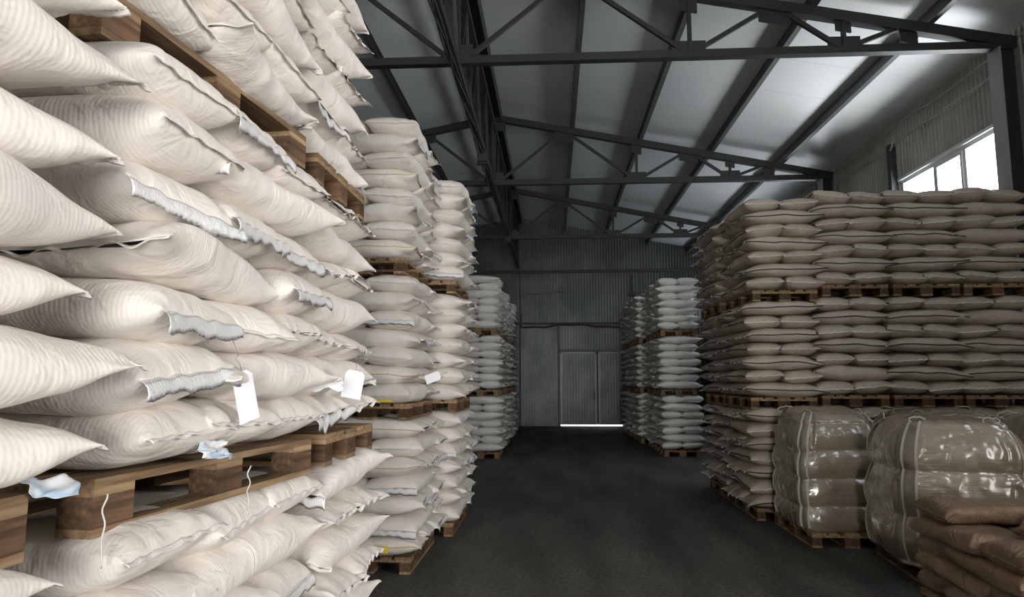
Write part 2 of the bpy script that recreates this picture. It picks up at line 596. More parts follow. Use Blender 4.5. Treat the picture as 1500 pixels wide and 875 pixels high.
for i, Y in enumerate(TR):
    truss(Y, i)
    for s in (-1, 1):
        x = RX + s * (HALF - .38)
        root = empty('steel_column', (x, Y, 0))
        tag(root, 'grey steel column under the %s truss, %s' % (ORD[i], 'by the window wall' if s > 0 else 'behind the bright stacks'), 'column', 'steel columns carrying the trusses')
        MB().box(-.012 * 1, .012, -.12, .12, 0, 6.0).build('flange', M['column'], root)
        MB().box(s * .26 - .012, s * .26 + .012, -.12, .12, 0, 6.0).build('flange', M['column'], root)
        MB().box(min(0, s * .26), max(0, s * .26), -.008, .008, 0, 6.0).build('web', M['steel'], root)

n = 0
for s in (-1, 1):
    for k, dx in enumerate((1.75, 3.25, 4.8, 6.3)):
        x = RX + s * dx
        z = roof_z(x)
        mb = MB()
        mb.box(-.04, -.032, YF, YB, -.17, -.012).box(-.04, .04, YF, YB, -.02, -.008).box(-.04, .04, YF, YB, -.178, -.17).box(.034, .04, YF, YB, -.178, -.15)
        o = mb.build('roof_purlin', M['steel_grey'])
        o.location = (x, 0, z - .012)
        tag(o, 'dark steel purlin under the roof, %s from the ridge on the %s slope' % (ORD[k], 'window-side' if s > 0 else 'shaded'), 'purlin', 'purlins running the length of the roof')

# ridge beam and the lattice girder hanging under it
o = MB().box(-.16, .16, YF, YB - .1, -.2, -.02).box(-.16, -.145, YF, YB - .1, -.3, -.2).box(.145, .16, YF, YB - .1, -.3, -.2).build('ridge_beam', M['steel'])
o.location = (RX, 0, APEX - .03)
tag(o, 'wide dark steel beam under the roof ridge', 'beam')

root = empty('ridge_lattice_girder', (RX, 0, 5.9))
tag(root, 'long steel lattice girder hanging under the ridge, along the building', 'girder')
MB().box(-.05, .05, 3.0, YB - .15, -.05, .05).build('bottom_chord', M['steel'], root)
MB().box(-.05, .05, 3.0, YB - .15, 1.30, 1.40).build('top_chord', M['steel'], root)
y = 3.0
k = 0
while y < YB - 1.5:
    MB().bar((0, y, 0), (0, y + .74, 1.35), .04, .05, up=(1, 0, 0)).build('web_diagonal', M['steel'], root)
    MB().bar((0, y + .74, 1.35), (0, y + 1.475, 0), .04, .05, up=(1, 0, 0)).build('web_diagonal', M['steel'], root)
    y += 1.475
rr = random.Random(3)
for c in range(3):
    ph = c * 2.1
    pts = []
    y = 3.0
    while y < YB - .2:
        pts.append((RX + .045 * math.cos(y * 1.7 + ph) - .02, y, 5.83 + .03 * math.sin(y * 2.3 + ph) - .03 * math.sin(y * 1.1)))
        y += .12
    o = MB().tube(pts, .011, 6).build('electric_cable', M['rubber'], None, True)
    tag(o, 'dark electric cable twisted along the lattice girder under the ridge', 'cable', 'cables wound along the lattice girder')
for i, y in enumerate((12.2, 19.5)):
    o = MB().box(-.09, .09, -.12, .12, -.1, .08).box(-.11, .11, -.05, .05, -.13, -.1).build('junction_box', M['steel'])
    o.location = (RX, y, 5.78)
    tag(o, 'small junction box clamped under the lattice girder, %s' % ('nearer one' if i == 0 else 'farther one'), 'junction box')

# right wall details
o = MB().box(-.05, .05, -.06, .06, 0, 5.9).build('wall_post', M['steel_grey'])
o.location = (XR - .09, 12.3, 0)
tag(o, 'grey steel post on the side wall at the far end of the window', 'post')
rr = random.Random(5)
pts = []
y = 2.0
while y < YB:
    pts.append((XR - .07 + .015 * math.sin(y * 3), y, 6.16 + .035 * math.sin(y * 1.7) + rr.uniform(-.01, .01)))
    y += .25
o = MB().tube(pts, .018, 6).build('eave_cable', M['cable_white'], None, True)
tag(o, 'pale cable running along the eave above the side window', 'cable')
pts = [(XR - .08 + .02 * math.sin(y * 2), y, 5.86 + .03 * math.sin(y * 2.9)) for y in np.arange(2.0, 16, .25)]
o = MB().tube(pts, .010, 5).build('wall_cable', M['cable_white'], None, True)
tag(o, 'thin cable along the corrugated side wall above the window', 'cable')
pts = [(XR - .1, 12.5, 6.12), (XR - .11, 12.2, 6.10), (XR - .12, 12.1, 5.95), (XR - .12, 12.45, 5.55), (XR - .12, 12.75, 5.2), (XR - .12, 12.85, 4.9), (XR - .12, 12.7, 4.5), (XR - .12, 12.7, 3.8)]
o = MB().tube([Vector(a).lerp(Vector(b2), t) for a, b2 in zip(pts, pts[1:]) for t in (0, .5)] + [pts[-1]], .016, 6).build('hanging_cable', M['cable_white'], None, True)
tag(o, 'pale cable looping down the side wall beside the window', 'cable')

# back wall fittings
pts = [(x, YB - .14, 3.67 + .05 * math.sin(x * 2.2) + .02 * math.sin(x * 7)) for x in np.arange(-1.15, 3.2, .1)]
pts = [(-1.17, YB - .14, 4.1), (-1.17, YB - .14, 3.85)] + pts
o = MB().tube(pts, .035, 8).build('wall_hose', M['rubber'], None, True)
tag(o, 'thick dark hose strung along the back wall above the gate', 'hose')
o = MB().box(-.03, .03, -.03, .03, 0, 5.7).build('conduit_post', M['steel'])
o.location = (-1.2, YB - .16, 0)
tag(o, 'dark vertical conduit on the back wall beside the bright stacks', 'conduit')
root = empty('wall_lamp', (.32, YB - .04, 5.0))
tag(root, 'small dark lamp on the middle of the back wall', 'lamp')
MB().box(-.09, .09, -.14, 0, -.08, .1).build('lamp_housing', M['steel'], root)
MB().box(-.07, .07, -.15, -.14, -.06, .08).build('lamp_lens', M['steel_grey'], root)
pts = [(.25 - t * .145, YB - .07, 4.98 - .12 * math.sin(t * .3) - (.12 if t > 8 else 0)) for t in range(11)]
o = MB().tube(pts, .012, 6).build('lamp_cable', M['rubber'], None, True)
tag(o, 'thin dark cable from the back wall lamp to the conduit', 'cable')
root = empty('security_camera', (2.93, YB - .08, 4.82))
tag(root, 'dark camera on a pipe high on the back wall near the gate', 'camera')
MB().box(-.03, .03, -.03, .03, .05, .75).build('pipe', M['steel'], root)
MB().box(-.12, .12, -.22, .04, -.06, .06).build('camera_body', M['steel'], root)
MB().box(-.07, .07, -.05, .04, .72, .86).build('mounting_box', M['steel_grey'], root)


# ------------------------------------------------------------------ sacks
class Noise:
    def __init__(s, seed, n=7):
        r = np.random.RandomState(seed)
        s.k = r.normal(0, 1, (n, 3))
        s.p = r.uniform(0, 6.28, n)
        s.a = r.uniform(.5, 1, n)
        s.a /= s.a.sum()

    def __call__(s, x, y, z=0.0, f=1.0):
        v = 0
        for k, p, a in zip(s.k, s.p, s.a):
            v = v + a * np.sin(f * (k[0] * x + k[1] * y + k[2] * z) + p)
        return v * 1.6


class Sack:
    """surface of a filled, sewn sack lying flat, its length along local X, resting on z=0"""
    def __init__(s, seed, L=.95, W=.47, T=.185, p=3.6, ear=.08, cave=.05, gather=.008, lump=.014, round_=.8, droop=.02, bend=.03, pe=.92):
        r = random.Random(seed)
        s.pe = pe
        s.L, s.W, s.T, s.p, s.ear, s.cave, s.ga, s.lu, s.ro = L, W, T, p, ear, cave, gather, lump, round_
        s.n1, s.n2, s.n3 = Noise(seed), Noise(seed + 100), Noise(seed + 200)
        s.d = (r.uniform(-droop, droop * .4), r.uniform(-droop, droop * .4))
        s.b = r.uniform(-bend, bend)
        s.b2 = r.uniform(-.5, 1) * bend * 1.1
        s.tw = r.uniform(-.04, .04)
        s.fr = r.uniform(3.5, 5.5)
        s.ph = r.uniform(0, 6)
        s.skew = r.uniform(-.02, .02)

    def at(s, u, v, zt):
        u, v, zt = np.broadcast_arrays(np.asarray(u, float), np.asarray(v, float), np.asarray(zt, float))
        au = np.abs(u)
        hw = s.W / 2 * (1 + s.ear * au ** 7 - .05 * (1 - au ** 2) * 0)
        x = s.L / 2 * (u - s.cave * np.sign(u) * au ** 6 * (1 - v ** 2)) + s.skew * v * au
        pv = s.p + .8 * s.n3(v * 1.5, 3.0, 1.0)
        a = s.T / 2 * np.maximum(0, 1 - au ** pv) ** s.pe + .003
        a = a * (1 + .10 * s.n3(u * 2.4, v * 1.2, 1.0))
        y = hw * v
        z = a * zt
        edge = (1 - au ** 8)
        nn = s.n1(x * 9, y * 11, 2 * zt)
        z = z + s.lu * nn * edge * (0.4 + .6 * (1 - np.abs(zt) ** 3))
        z = z + .006 * s.n2(x * 26, y * 22, 3 * zt) * edge * (np.abs(zt) * .3 + .5)
        y = y + .014 * s.n2(x * 10, zt * 2, 1.0) * (np.abs(v) ** 2) + s.b * (u ** 2 - .3)
        env = np.exp(-((1 - au) / .20) ** 2)
        gz = np.sin(2 * np.pi * v * s.fr / 2 + s.ph + 1.6 * s.n3(v * 3, u * 1.5, 5.0)) + .6 * np.sin(v * 13 * (1 + .1 * s.fr) + u * 2 + s.ph * 2)
        z = z + s.ga * env * gz * (.55 + .45 * np.sign(zt) * np.abs(zt))
        dr = np.where(u > 0, s.d[0], s.d[1])
        z = z + dr * au ** 4 + s.b2 * (u ** 2 - .3) * .4 + s.tw * u * v * s.W
        return np.stack([x, y, z + s.T / 2], -1)

    def mesh(s, name, nu, nv, mat_):
        t = np.linspace(-1, 1, nu)
        u = t * (1.32 - .32 * t * t)
        ph = np.arange(nv) * 2 * np.pi / nv
        c, sn = np.cos(ph), np.sin(ph)
        v = np.sign(c) * np.abs(c) ** .72
        zt = np.sign(sn) * np.abs(sn) ** s.ro
        P = s.at(u[:, None], v[None, :], zt[None, :]).reshape(-1, 3)
        fs = []
        for i in range(nu - 1):
            for k in range(nv):
                k2 = (k + 1) % nv
                fs.append((i * nv + k, (i + 1) * nv + k, (i + 1) * nv + k2, i * nv + k2))
        fs.append(tuple(range(nv)))
        fs.append(tuple(range((nu - 1) * nv, nu * nv))[::-1])
        me = bpy.data.meshes.new(name)
        me.from_pydata(P.tolist(), [], fs)
        me.materials.append(mat_)
        me.polygons.foreach_set('use_smooth', [True] * len(me.polygons))
        me.update()
        return me

    def strip(s, name, end, width, mat_, seed, n=44, rows=5, crumple=.5, down=.3, zig=True):
        """sewn strip (or liner) standing out of one end; has its own UV: u metres along, v across"""
        r = random.Random(seed)
        nz = Noise(seed + 900)
        v = np.linspace(-1.0, 1.0, n)
        e = s.at(end * 1.0, v, 0.0)
        vs, uv = [], []
        for j in range(rows):
            q = j / (rows - 1)
            wd = width * q * (1 + .18 * nz(v * 3, 0.0, 1.0))
            if zig and j == rows - 1:
                wd = wd + .002 * (np.arange(n) % 2)
            k = crumple * width
            dx = end * wd * math.cos(down * q)
            dz = -wd * math.sin(down * q) + k * q * (nz(v * 4.5, q * 1.5, 2.0, 1.0) * .7 + .3 * nz(v * 14, q * 3, 4.0))
            dy = .004 * nz(v * 6, q * 2, 7.0) * q
            for i in range(n):
                vs.append((e[i, 0] + dx[i] - end * .004, e[i, 1] + dy[i], e[i, 2] + dz[i]))
                uv.append((s.W * v[i] / 2, q))
        nn = len(vs)
        th = .0016
        allv = vs + [(x, y, z - th) for x, y, z in vs]
        fs = []
        for j in range(rows - 1):
            for i in range(n - 1):
                a = j * n + i
                fs.append((a, a + 1, a + n + 1, a + n))
                fs.append((nn + a, nn + a + n, nn + a + n + 1, nn + a + 1))
        border = [i for i in range(n)] + [(j * n + n - 1) for j in range(1, rows)] + [((rows - 1) * n + i) for i in range(n - 2, -1, -1)] + [(j * n) for j in range(rows - 2, 0, -1)]
        for a, b2 in zip(border, border[1:] + border[:1]):
            fs.append((a, nn + a, nn + b2, b2))
        me = bpy.data.meshes.new(name)
        me.from_pydata(allv, [], fs)
        me.materials.append(mat_)
        ul = me.uv_layers.new(name='strip')
        uvv = uv + uv
        for lp in me.loops:
            ul.data[lp.index].uv = uvv[lp.vertex_index]
        me.polygons.foreach_set('use_smooth', [True] * len(me.polygons))
        me.update()
        return me

    def piping(s, name, side, r_, mat_, z=0.0):
        u = np.linspace(-.98, .98, 40)
        P = s.at(u, side * 1.0, z)
        P[:, 1] += side * .002
        return MB().tube([tuple(p) for p in P], r_, 5).mesh(name, mat_, True)


class Variant:
    pass


def variants(kind, n, nu, nv, seed0, matname, seams=True, pipe=None, **kw):
    out_ = []
    for i in range(n):
        V = Variant()
        V.s = Sack(seed0 + i, **kw)
        V.me = V.s.mesh(kind, nu, nv, M[matname])
        V.seams = {}
        V.liners = {}
        V.pipes = {}
        if seams:
            for e in (-1, 1):
                V.seams[e] = V.s.strip('seam_strip', e, .020, M['seam'], seed0 + i * 3 + e, crumple=.30, down=.5)
                V.liners[e] = V.s.strip('liner_flap', e, .055, M['liner'], seed0 + i * 5 + e, crumple=.35, down=1.15)
        if pipe:
            for sd in (-1, 1):
                V.pipes[sd] = V.s.piping(pipe[0], sd, pipe[1], M[pipe[2]])
        out_.append(V)
    return out_


VW = variants('woven_sack', 10, 60, 40, 11, 'white', T=.19, bend=.045, gather=.013, lump=.019, ear=.10)
VX = variants('woven_sack', 8, 60, 40, 31, 'white', T=.19, p=6.0, pe=.62, ear=.05, cave=.02, L=.90, bend=.04, gather=.005, lump=.018)
VY = variants('woven_sack', 8, 40, 28, 51, 'white', T=.19, p=3.8, ear=.12, L=.99, bend=.04, droop=.03, gather=.012,  pipe=('coloured_thread', .0035, 'yellow_thread'))
VZ = variants('woven_sack', 6, 40, 28, 61, 'white', T=.19, p=6, pe=.62, ear=.05, cave=.02, L=.92, bend=.03, gather=.006)
VF = variants('woven_sack', 6, 22, 16, 71, 'silver', seams=False, p=6, pe=.6, ear=.04, L=.92)
VG = variants('woven_sack', 6, 26, 18, 81, 'silver', seams=False, p=3.4, ear=.14, cave=.08, L=1.04, droop=.04, gather=.014)
VD = variants('piped_sack', 8, 34, 26, 111, 'cream', seams=True, pipe=('black_piping', .0075, 'black'), p=3.6, ear=.12, cave=.07, T=.184, L=1.03, droop=.04, gather=.012)
VC = variants('piped_sack', 8, 34, 26, 91, 'cream', seams=True, pipe=('black_piping', .0075, 'black'), p=6.0, pe=.62, ear=.03, cave=.015, T=.184, L=.91, droop=.012, gather=.005)

# ---- pallets: 1.2 (local X) x 0.8 (local Y) x 0.144
PB = {}
for nm, args in {'deck_wide': (1.2, .145, .022), 'deck_thin': (1.2, .10, .022), 'cross': (.145, .8, .022), 'base': (1.2, .10, .022), 'base_mid': (1.2, .145, .022)}.items():
    a, b2, c = args
    PB[nm] = MB().box(-a / 2, a / 2, -b2 / 2, b2 / 2, 0, c).mesh('deck_board', M['wood'])
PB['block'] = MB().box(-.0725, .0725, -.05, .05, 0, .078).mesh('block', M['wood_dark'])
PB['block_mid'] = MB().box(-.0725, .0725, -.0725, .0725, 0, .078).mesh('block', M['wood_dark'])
for k in PB.values():
    pass


def pallet(x, y, z, along='y', label='', group='wooden pallets under the sacks', simple=False, yaw=0.0):
    rz = (math.pi / 2 if along == 'y' else 0) + yaw
    if simple:
        mb = MB()
        for yy, b2 in ((-.3275, .145), (-.178, .1), (0, .145), (.178, .1), (.3275, .145)):
            mb.box(-.6, .6, yy - b2 / 2, yy + b2 / 2, .122, .144)
        for xx in (-.5275, 0, .5275):
            mb.box(xx - .0725, xx + .0725, -.4, .4, .1, .122)
            for yy, b2 in ((-.35, .1), (0, .145), (.35, .1)):
                mb.box(xx - .0725, xx + .0725, yy - b2 / 2, yy + b2 / 2, .022, .1)
        for yy, b2 in ((-.35, .1), (0, .145), (.35, .1)):
            mb.box(-.6, .6, yy - b2 / 2, yy + b2 / 2, 0, .022)
        root = mb.build('wooden_pallet', M['wood'])
        root.location = (x, y, z)
        root.rotation_euler = (0, 0, rz)
    else:
        root = empty('wooden_pallet', (x, y, z), (0, 0, rz))
        for yy, nm in ((-.3275, 'deck_wide'), (-.178, 'deck_thin'), (0, 'deck_wide'), (.178, 'deck_thin'), (.3275, 'deck_wide')):
            new_obj('deck_board', PB[nm], root, (0, yy, .122))
        for xx in (-.5275, 0, .5275):
            new_obj('cross_board', PB['cross'], root, (xx, 0, .1))
            for yy, nm in ((-.35, 'block'), (0, 'block_mid'), (.35, 'block')):
                new_obj('block', PB[nm], root, (xx, yy, .022))
        for yy, nm in ((-.35, 'base'), (0, 'base_mid'), (.35, 'base')):
            new_obj('base_board', PB[nm], root, (0, yy, 0))
    tag(root, label, 'pallet', group)
    return root


TIER = 1.335
LAY = (TIER - .148) / 7
LAYN = ['lowest layer', 'second layer', 'third layer', 'fourth layer', 'fifth layer', 'sixth layer', 'top layer']
TIERN = ['bottom tier', 'middle tier', 'top tier']
queue = []      # (distance, kind, location, rotation, label, group, variant set, out_ends, out_side, opts)


def put(kind, x, y, z, rz, label, group, out_ends=(), out_side=0, far=False, style=''):
    r = random.Random(hash((round(x, 3), round(y, 3), round(z, 3))) & 0xffff)
    yaw = r.gauss(0, .045 if math.hypot(x, y) < 5 else .022)
    queue.append(dict(kind=kind, loc=(x + r.gauss(0, .010), y + r.gauss(0, .012), z), rot=(r.gauss(0, .018), r.gauss(0, .015), rz + yaw),
                      label=label, group=group, ends=out_ends, side=out_side, r=r, style=style, dist=math.hypot(x, y)))


def load(kind, cx, cy, z, tier, name, group, parity=0, nl=7, front=True, aisle=1, depth_rows=True, ax='y', style='', lay=LAY, flip=False, keep=None, inner=True, top=False):
    """seven layers of sacks, three to a layer, on one pallet centred at (cx, cy).
    ax: the direction of the pallet's long side; aisle: +1 when the aisle lies at +x, -1 at -x."""
    kw = {'white': 'white sack', 'far': 'pale sack', 'cream': 'cream sack'}[kind]
    rr = random.Random(int(cx * 100) * 31 + int(cy * 100) + tier)
    tx, ty = rr.gauss(0, .012), rr.gauss(0, .012)
    for n in range(nl):
        zz = z + .144 + n * lay
        even = (n + parity) % 2 == 0
        ls = '%s, %s, %s' % (LAYN[n] if nl == 7 else (LAYN + ['topmost layer'])[n].replace('top layer', 'seventh layer'), TIERN[tier], name)
        if ax == 'y':
            if even:    # three sacks across the pallet, their ends facing the aisle
                for k in (-1, 0, 1):
                    pos = ('at front corner', 'midway', 'at rear corner')[k + 1]
                    if not depth_rows and k > -1 and not (top and n == nl - 1):
                        continue
                    put(kind, cx + tx, cy + k * .425 + ty, zz, 0 if rr.random() < .5 else math.pi,
                        '%s crosswise %s, %s' % (kw, pos, ls), group, (-1, 1), -1, style=style)
            else:
                sg = -1 if (flip and rr.random() < .5) else 1
                for b in (-1, 1):
                    if not front and b != aisle and not (top and n == nl - 1):
                        continue
                    put(kind, cx + b * .222 + tx, cy - sg * .20 + ty, zz, math.pi / 2 if rr.random() < .5 else -math.pi / 2,
                        '%s lengthwise %s, %s' % (kw, 'beside aisle' if b == aisle else 'on inner side', ls), group, (-1, 1), b * 2, style=style)
                if depth_rows or (top and n == nl - 1):
                    put(kind, cx + tx, cy + sg * .44 + ty, zz, 0 if rr.random() < .5 else math.pi,
                        '%s crosswise %s, %s' % (kw, 'behind lengthwise one' if sg > 0 else 'before lengthwise one', ls), group, (-1, 1), 0, style=style)
        else:           # pallet turned: narrow end to the aisle at +x
            if even:
                put(kind, cx + .34 + tx, cy + ty, zz, math.pi / 2 if rr.random() < .5 else -math.pi / 2,
                    '%s along aisle, %s' % (kw, ls), group, (-1, 1), 2, style=style)
            else:
                for b in (-1, 1):
                    put(kind, cx + .13 + tx, cy + b * .215 + ty, zz, 0 if rr.random() < .5 else math.pi,
                        '%s end outward at %s corner, %s' % (kw, 'front' if b < 0 else 'rear', ls), group, (-1, 1), 0, style=style)


def stack(kind, cx, cy, name, group, tiers=3, TIER=TIER, first=0, ax='y', pal_simple=False, pyaw=0.0, parities=(0, 0, 0), offs=((0, 0),) * 3, nl=(7, 7, 7), **kw):
    for t in range(first, tiers):
        ox, oy = offs[t]
        pallet(cx + ox, cy + oy, t * TIER, ax, 'wooden pallet under the %s, %s' % (TIERN[t] + ' of sacks', name), simple=pal_simple, yaw=pyaw)
        load(kind, cx + ox, cy + oy, t * TIER, t, name, group, lay=(TIER - .148) / 7, parity=parities[t], ax=ax, top=(t == tiers - 1), nl=nl[t], **kw)


# near stacks on the bright side (aisle face near x = -1.1)
G1 = 'white sacks of the near stacks on the bright side'
# stack one: only its far end stands in view; every sack lies along the aisle
for t in (0, 1):
    pallet(-1.54, .86, t * 1.31, 'y', 'wooden pallet under the %s of sacks, first bright stack' % TIERN[t])
    for n in range(7):
        put('white', -1.32 + (.05 if n % 2 else 0), 0.96 + .03 * (n % 2), t * 1.31 + .144 + n * LAY, math.pi / 2 if n % 2 else -math.pi / 2,
            'white sack lying along aisle, %s, %s, first bright stack' % (LAYN[n], TIERN[t]), G1, (-1, 1), 2, style='big')
        if t == 1 and n > 4:
            put('white', -1.80, 1.02, t * TIER + .144 + n * LAY, math.pi / 2,
                'white sack on inner side, %s, %s, first bright stack' % (LAYN[n], TIERN[t]), G1, (-1, 1), 0)
stack('white', -1.47, 2.30, 'second bright stack', G1, pyaw=-.10, parities=(0, 0, 1), front=False, flip=True, TIER=1.31, offs=((0, 0), (0.0, 0), (-.07, 0)))
stack('white', -1.56, 3.46, 'third bright stack', G1, ax='x', parities=(0, 1, 0), front=False, TIER=1.31, offs=((0, 0), (-.06, 0), (-.14, 0)))
G2 = 'white sacks of the stacks behind the near ones'
stack('white', -1.66, 6.76, 'fourth bright stack', G2, parities=(0, 1, 0), style='yellow', nl=(7, 7, 8), offs=((0, 0), (-.04, .02), (-.10, -.02)))
stack('white', -1.50, 8.22, 'fifth bright stack', G2, parities=(1, 0, 1), style='', offs=((0, 0), (.03, 0), (.0, 0)))
# the far row on the bright side
G3 = 'pale sacks of the far bright stacks'
for i in range(5):
    stack('far', -1.62 + (.03, -.05, .02, -.02, .04)[i], 15.55 + i * 1.42, ['sixth', 'seventh', 'eighth', 'ninth', 'tenth'][i] + ' bright stack', G3,
          pal_simple=True, parities=((0, 1, 0), (1, 0, 1))[i % 2], front=(i == 0), offs=((0.02, 0), (0, 0), (-.06, 0)))
# the dark side: block of four by two stacks
G4 = 'cream sacks with black piping of the dark block'
RXS = [2.86, 3.72, 4.58, 5.43]
for i, x in enumerate(RXS):
    stack('cream', x + .0, 9.28, 'dark block %s column' % ORD[i], G4, TIER=(TIER if i == 0 else 1.365), parities=((0, 0, 1), (1, 1, 1), (1, 1, 1), (1, 1, 1))[i], aisle=-1,
          depth_rows=(i == 0), offs=((0, 0), (-.02, 0), (.05, .0)))
stack('cream', 2.88, 10.66, 'dark block rear stack', G4, parities=(1, 1, 0), aisle=-1, front=False, offs=((0, 0), (-.03, 0), (-.05, 0)))
# spots of the added stacks that block gate light, out of the frame
blocker_spots = [(2.17, -4.2 + 1.35 * i) for i in range(4)]
# far dark side
G5 = 'pale sacks of the far dark-side stacks'
stack('far', 2.86, 16.2, 'far dark first stack', G5, pal_simple=True, parities=(1, 0, 1), aisle=-1, offs=((0, 0), (-.05, 0), (-.02, 0)))
stack('far', 2.86, 17.6, 'far dark second stack', G5, pal_simple=True, parities=(0, 1, 0), aisle=-1, front=False)
for i in range(3):
    stack('far', 2.74, 19.35 + i * 1.42, 'far dark %s stack' % ORD[i + 2], G5, pal_simple=True, parities=(0, 1, 0), aisle=-1, front=(i == 0))
# the added stacks beside the camera keep the gate's light off the dark block

far_me = {}
allw = sorted([q for q in queue if q['kind'] != 'cream'], key=lambda q: q['dist'])
single = allw[:300]
rest = allw[300:]
cream = [q for q in queue if q['kind'] == 'cream']


def realise(q):
    r = q['r']
    kind = q['kind']
    if kind == 'cream':
        V = r.choice(VD if 'crosswise' in q['label'] else VC)
        nm = 'piped_sack'
    elif kind == 'far':
        V = r.choice(VG if 'crosswise' in q['label'] else VF)
        nm = 'woven_sack'
    else:
        V = r.choice((VY if 'crosswise' in q['label'] else VZ) if q['dist'] > 6 else (VX if 'crosswise' in q['label'] else VW))
        nm = 'woven_sack'
    o = new_obj(nm, V.me)
    o.location = q['loc']
    o.rotation_euler = q['rot']
    if q['style'] == 'big':
        o.scale = (1.12, 1.05, 1.06)
    tag(o, q['label'], 'sack', q['group'])
    if kind == 'white':
        for e in q['ends']:
            # an end that points into the aisle
            d = Matrix.Rotation(q['rot'][2], 3, 'Z') @ Vector((e, 0, 0))
            if d.x < -.5:
                continue
            if V.liners and r.random() < .22:
                new_obj('liner_flap', V.liners[e], o)
            else:
                new_obj('seam_strip', V.seams[e], o)
        if q['style'] == 'yellow' and V.pipes and abs(q['side']) == 1 and r.random() < .7:
            # thread on the side that faces the camera
            sd = -1 if abs(q['rot'][2]) < 1 else 1
            new_obj('coloured_thread', V.pipes[sd], o)
    if kind == 'cream':
        R3 = Matrix.Rotation(q['rot'][2], 3, 'Z')
        for e in (-1, 1):
            d = R3 @ Vector((e, 0, 0))
            if d.y < -.5 or d.x < -.5:
                new_obj('seam_strip', V.seams[e], o)
        if V.pipes and r.random() < .85:
            for sd in (-1, 1):
                d = R3 @ Vector((0, sd, 0))
                if d.y < -.5 or d.x < -.5:
                    new_obj('black_piping', V.pipes[sd], o)
    return o


for q in single + cream:
    realise(q)

vs, fs = [], []
base = 0
for q in rest:
    V = q['r'].choice(VG if 'crosswise' in q['label'] else VF)
    n_ = len(V.me.vertices)
    co = np.empty(n_ * 3)
    V.me.vertices.foreach_get('co', co)
    from mathutils import Euler
    Mx = np.array(Euler(q['rot']).to_matrix())
    P = co.reshape(-1, 3) @ Mx.T + np.array(q['loc'])
    vs.append(P)
    fs += [tuple(base + i for i in p.vertices) for p in V.me.polygons]
    base += n_
if rest:
    me = bpy.data.meshes.new('distant_sacks')
    me.from_pydata(np.concatenate(vs).tolist(), [], fs)
    me.materials.append(M['silver'])
    me.polygons.foreach_set('use_smooth', [True] * len(me.polygons))
    me.update()
    o = new_obj('distant_sacks', me)
    tag(o, 'distant pale sacks stacked along both sides at the end of the aisle', 'sacks', None, 'stuff')

vs, fs, base = [], [], 0
rq = random.Random(77)
for (x, y) in blocker_spots:
    for t in range(3):
        pallet(x, y, t * TIER, 'y', 'added wooden pallet under the %s of light-blocking sacks beside the camera, %s along' % (TIERN[t], ORD[blocker_spots.index((x, y))]), simple=True)
        for n in range(7):
            spots_ = [(0, k * .425, 0) for k in (-1, 0, 1)] if n % 2 else [(-.222, -.2, math.pi / 2), (.222, -.2, math.pi / 2), (0, .44, 0)]
            for dx, dy, rz in spots_:
                me = rq.choice(VF).me
                n_ = len(me.vertices)
                co = np.empty(n_ * 3)
                me.vertices.foreach_get('co', co)
                Mx = np.array(Matrix.Rotation(rz + rq.gauss(0, .03), 3, 'Z'))
                vs.append(co.reshape(-1, 3) @ Mx.T + np.array((x + dx, y + dy, t * TIER + .144 + n * LAY)))
                fs += [tuple(base + i for i in p.vertices) for p in me.polygons]
                base += n_
me = bpy.data.meshes.new('added_blocker_sacks')
me.from_pydata(np.concatenate(vs).tolist(), [], fs)
me.materials.append(M['cream'])
me.polygons.foreach_set('use_smooth', [True] * len(me.polygons))
me.update()
tag(new_obj('added_blocker_sacks', me), 'added cream sacks beside the camera, out of view, blocking the gate light', 'sacks', None, 'stuff')

# ------------------------------------------------------------------ hanging tags, strings, labels
def paper_tag(name_, loc, rot, w_, h_, label, hook):
    root = empty('paper_tag', loc, rot)
    tag(root, label, 'tag', 'white paper tags hung on the bright stacks')
    mb = MB()
    c = .018
    out_ = [(-w_ / 2, 0), (-w_ / 2 + 0, -h_), (w_ / 2, -h_), (w_ / 2, -c), (w_ / 2 - c, 0), (-w_ / 2 + c, 0), (-w_ / 2, -c)]
    out_ = [(-w_ / 2, -c), (-w_ / 2, -h_), (w_ / 2, -h_), (w_ / 2, -c), (w_ / 2 - c, 0), (-w_ / 2 + c, 0)]
    n = len(out_)
    v_ = [(x, -.001 + .01 * math.sin(-z * 9), z) for x, z in out_] + [(x, .001 + .01 * math.sin(-z * 9), z) for x, z in out_]
    mb.add(v_, [tuple(range(n)), tuple(range(n, 2 * n))[::-1]] + [(i, n + i, n + (i + 1) % n, (i + 1) % n) for i in range(n)])
    mb.build('card', M['tag'], root)
    pts = [(0, 0, -.008), (.004, .004, .02), (-.006, .006, .045), (.006, .006, .05), (.004, .008, .08), (-.003, .012, hook), (-.012, .016, hook + .006), (-.014, .02, hook - .004)]
    MB().tube(pts, .0014, 5).build('wire_hook', M['wire'], root, True)


paper_tag('t', (-.985, 2.12, 1.725), (0, math.radians(-17), math.radians(62)), .075, .165, 'white paper tag on a long wire hook, on second bright stack', .12)
paper_tag('t', (-.93, 3.20, 1.74), (0, math.radians(10), math.radians(55)), .115, .13, 'wider white paper tag with short wire, on third bright stack', .10)
paper_tag('t', (-1.00, 6.05, 1.74), (0, math.radians(70), math.radians(30)), .08, .14, 'small white paper tag lying tilted on fourth bright stack', .04)


def string(p, length, label, seed):
    r = random.Random(seed)
    pts = [(p[0] + .004 * math.sin(i * .9 + seed), p[1] + .004 * math.cos(i * 1.1), p[2] - length * i / 16) for i in range(17)]
    o = MB().tube(pts, .0022, 5).build('loose_string', M['string'], None, True)
    tag(o, label, 'string', 'loose white strings hanging from the sacks')


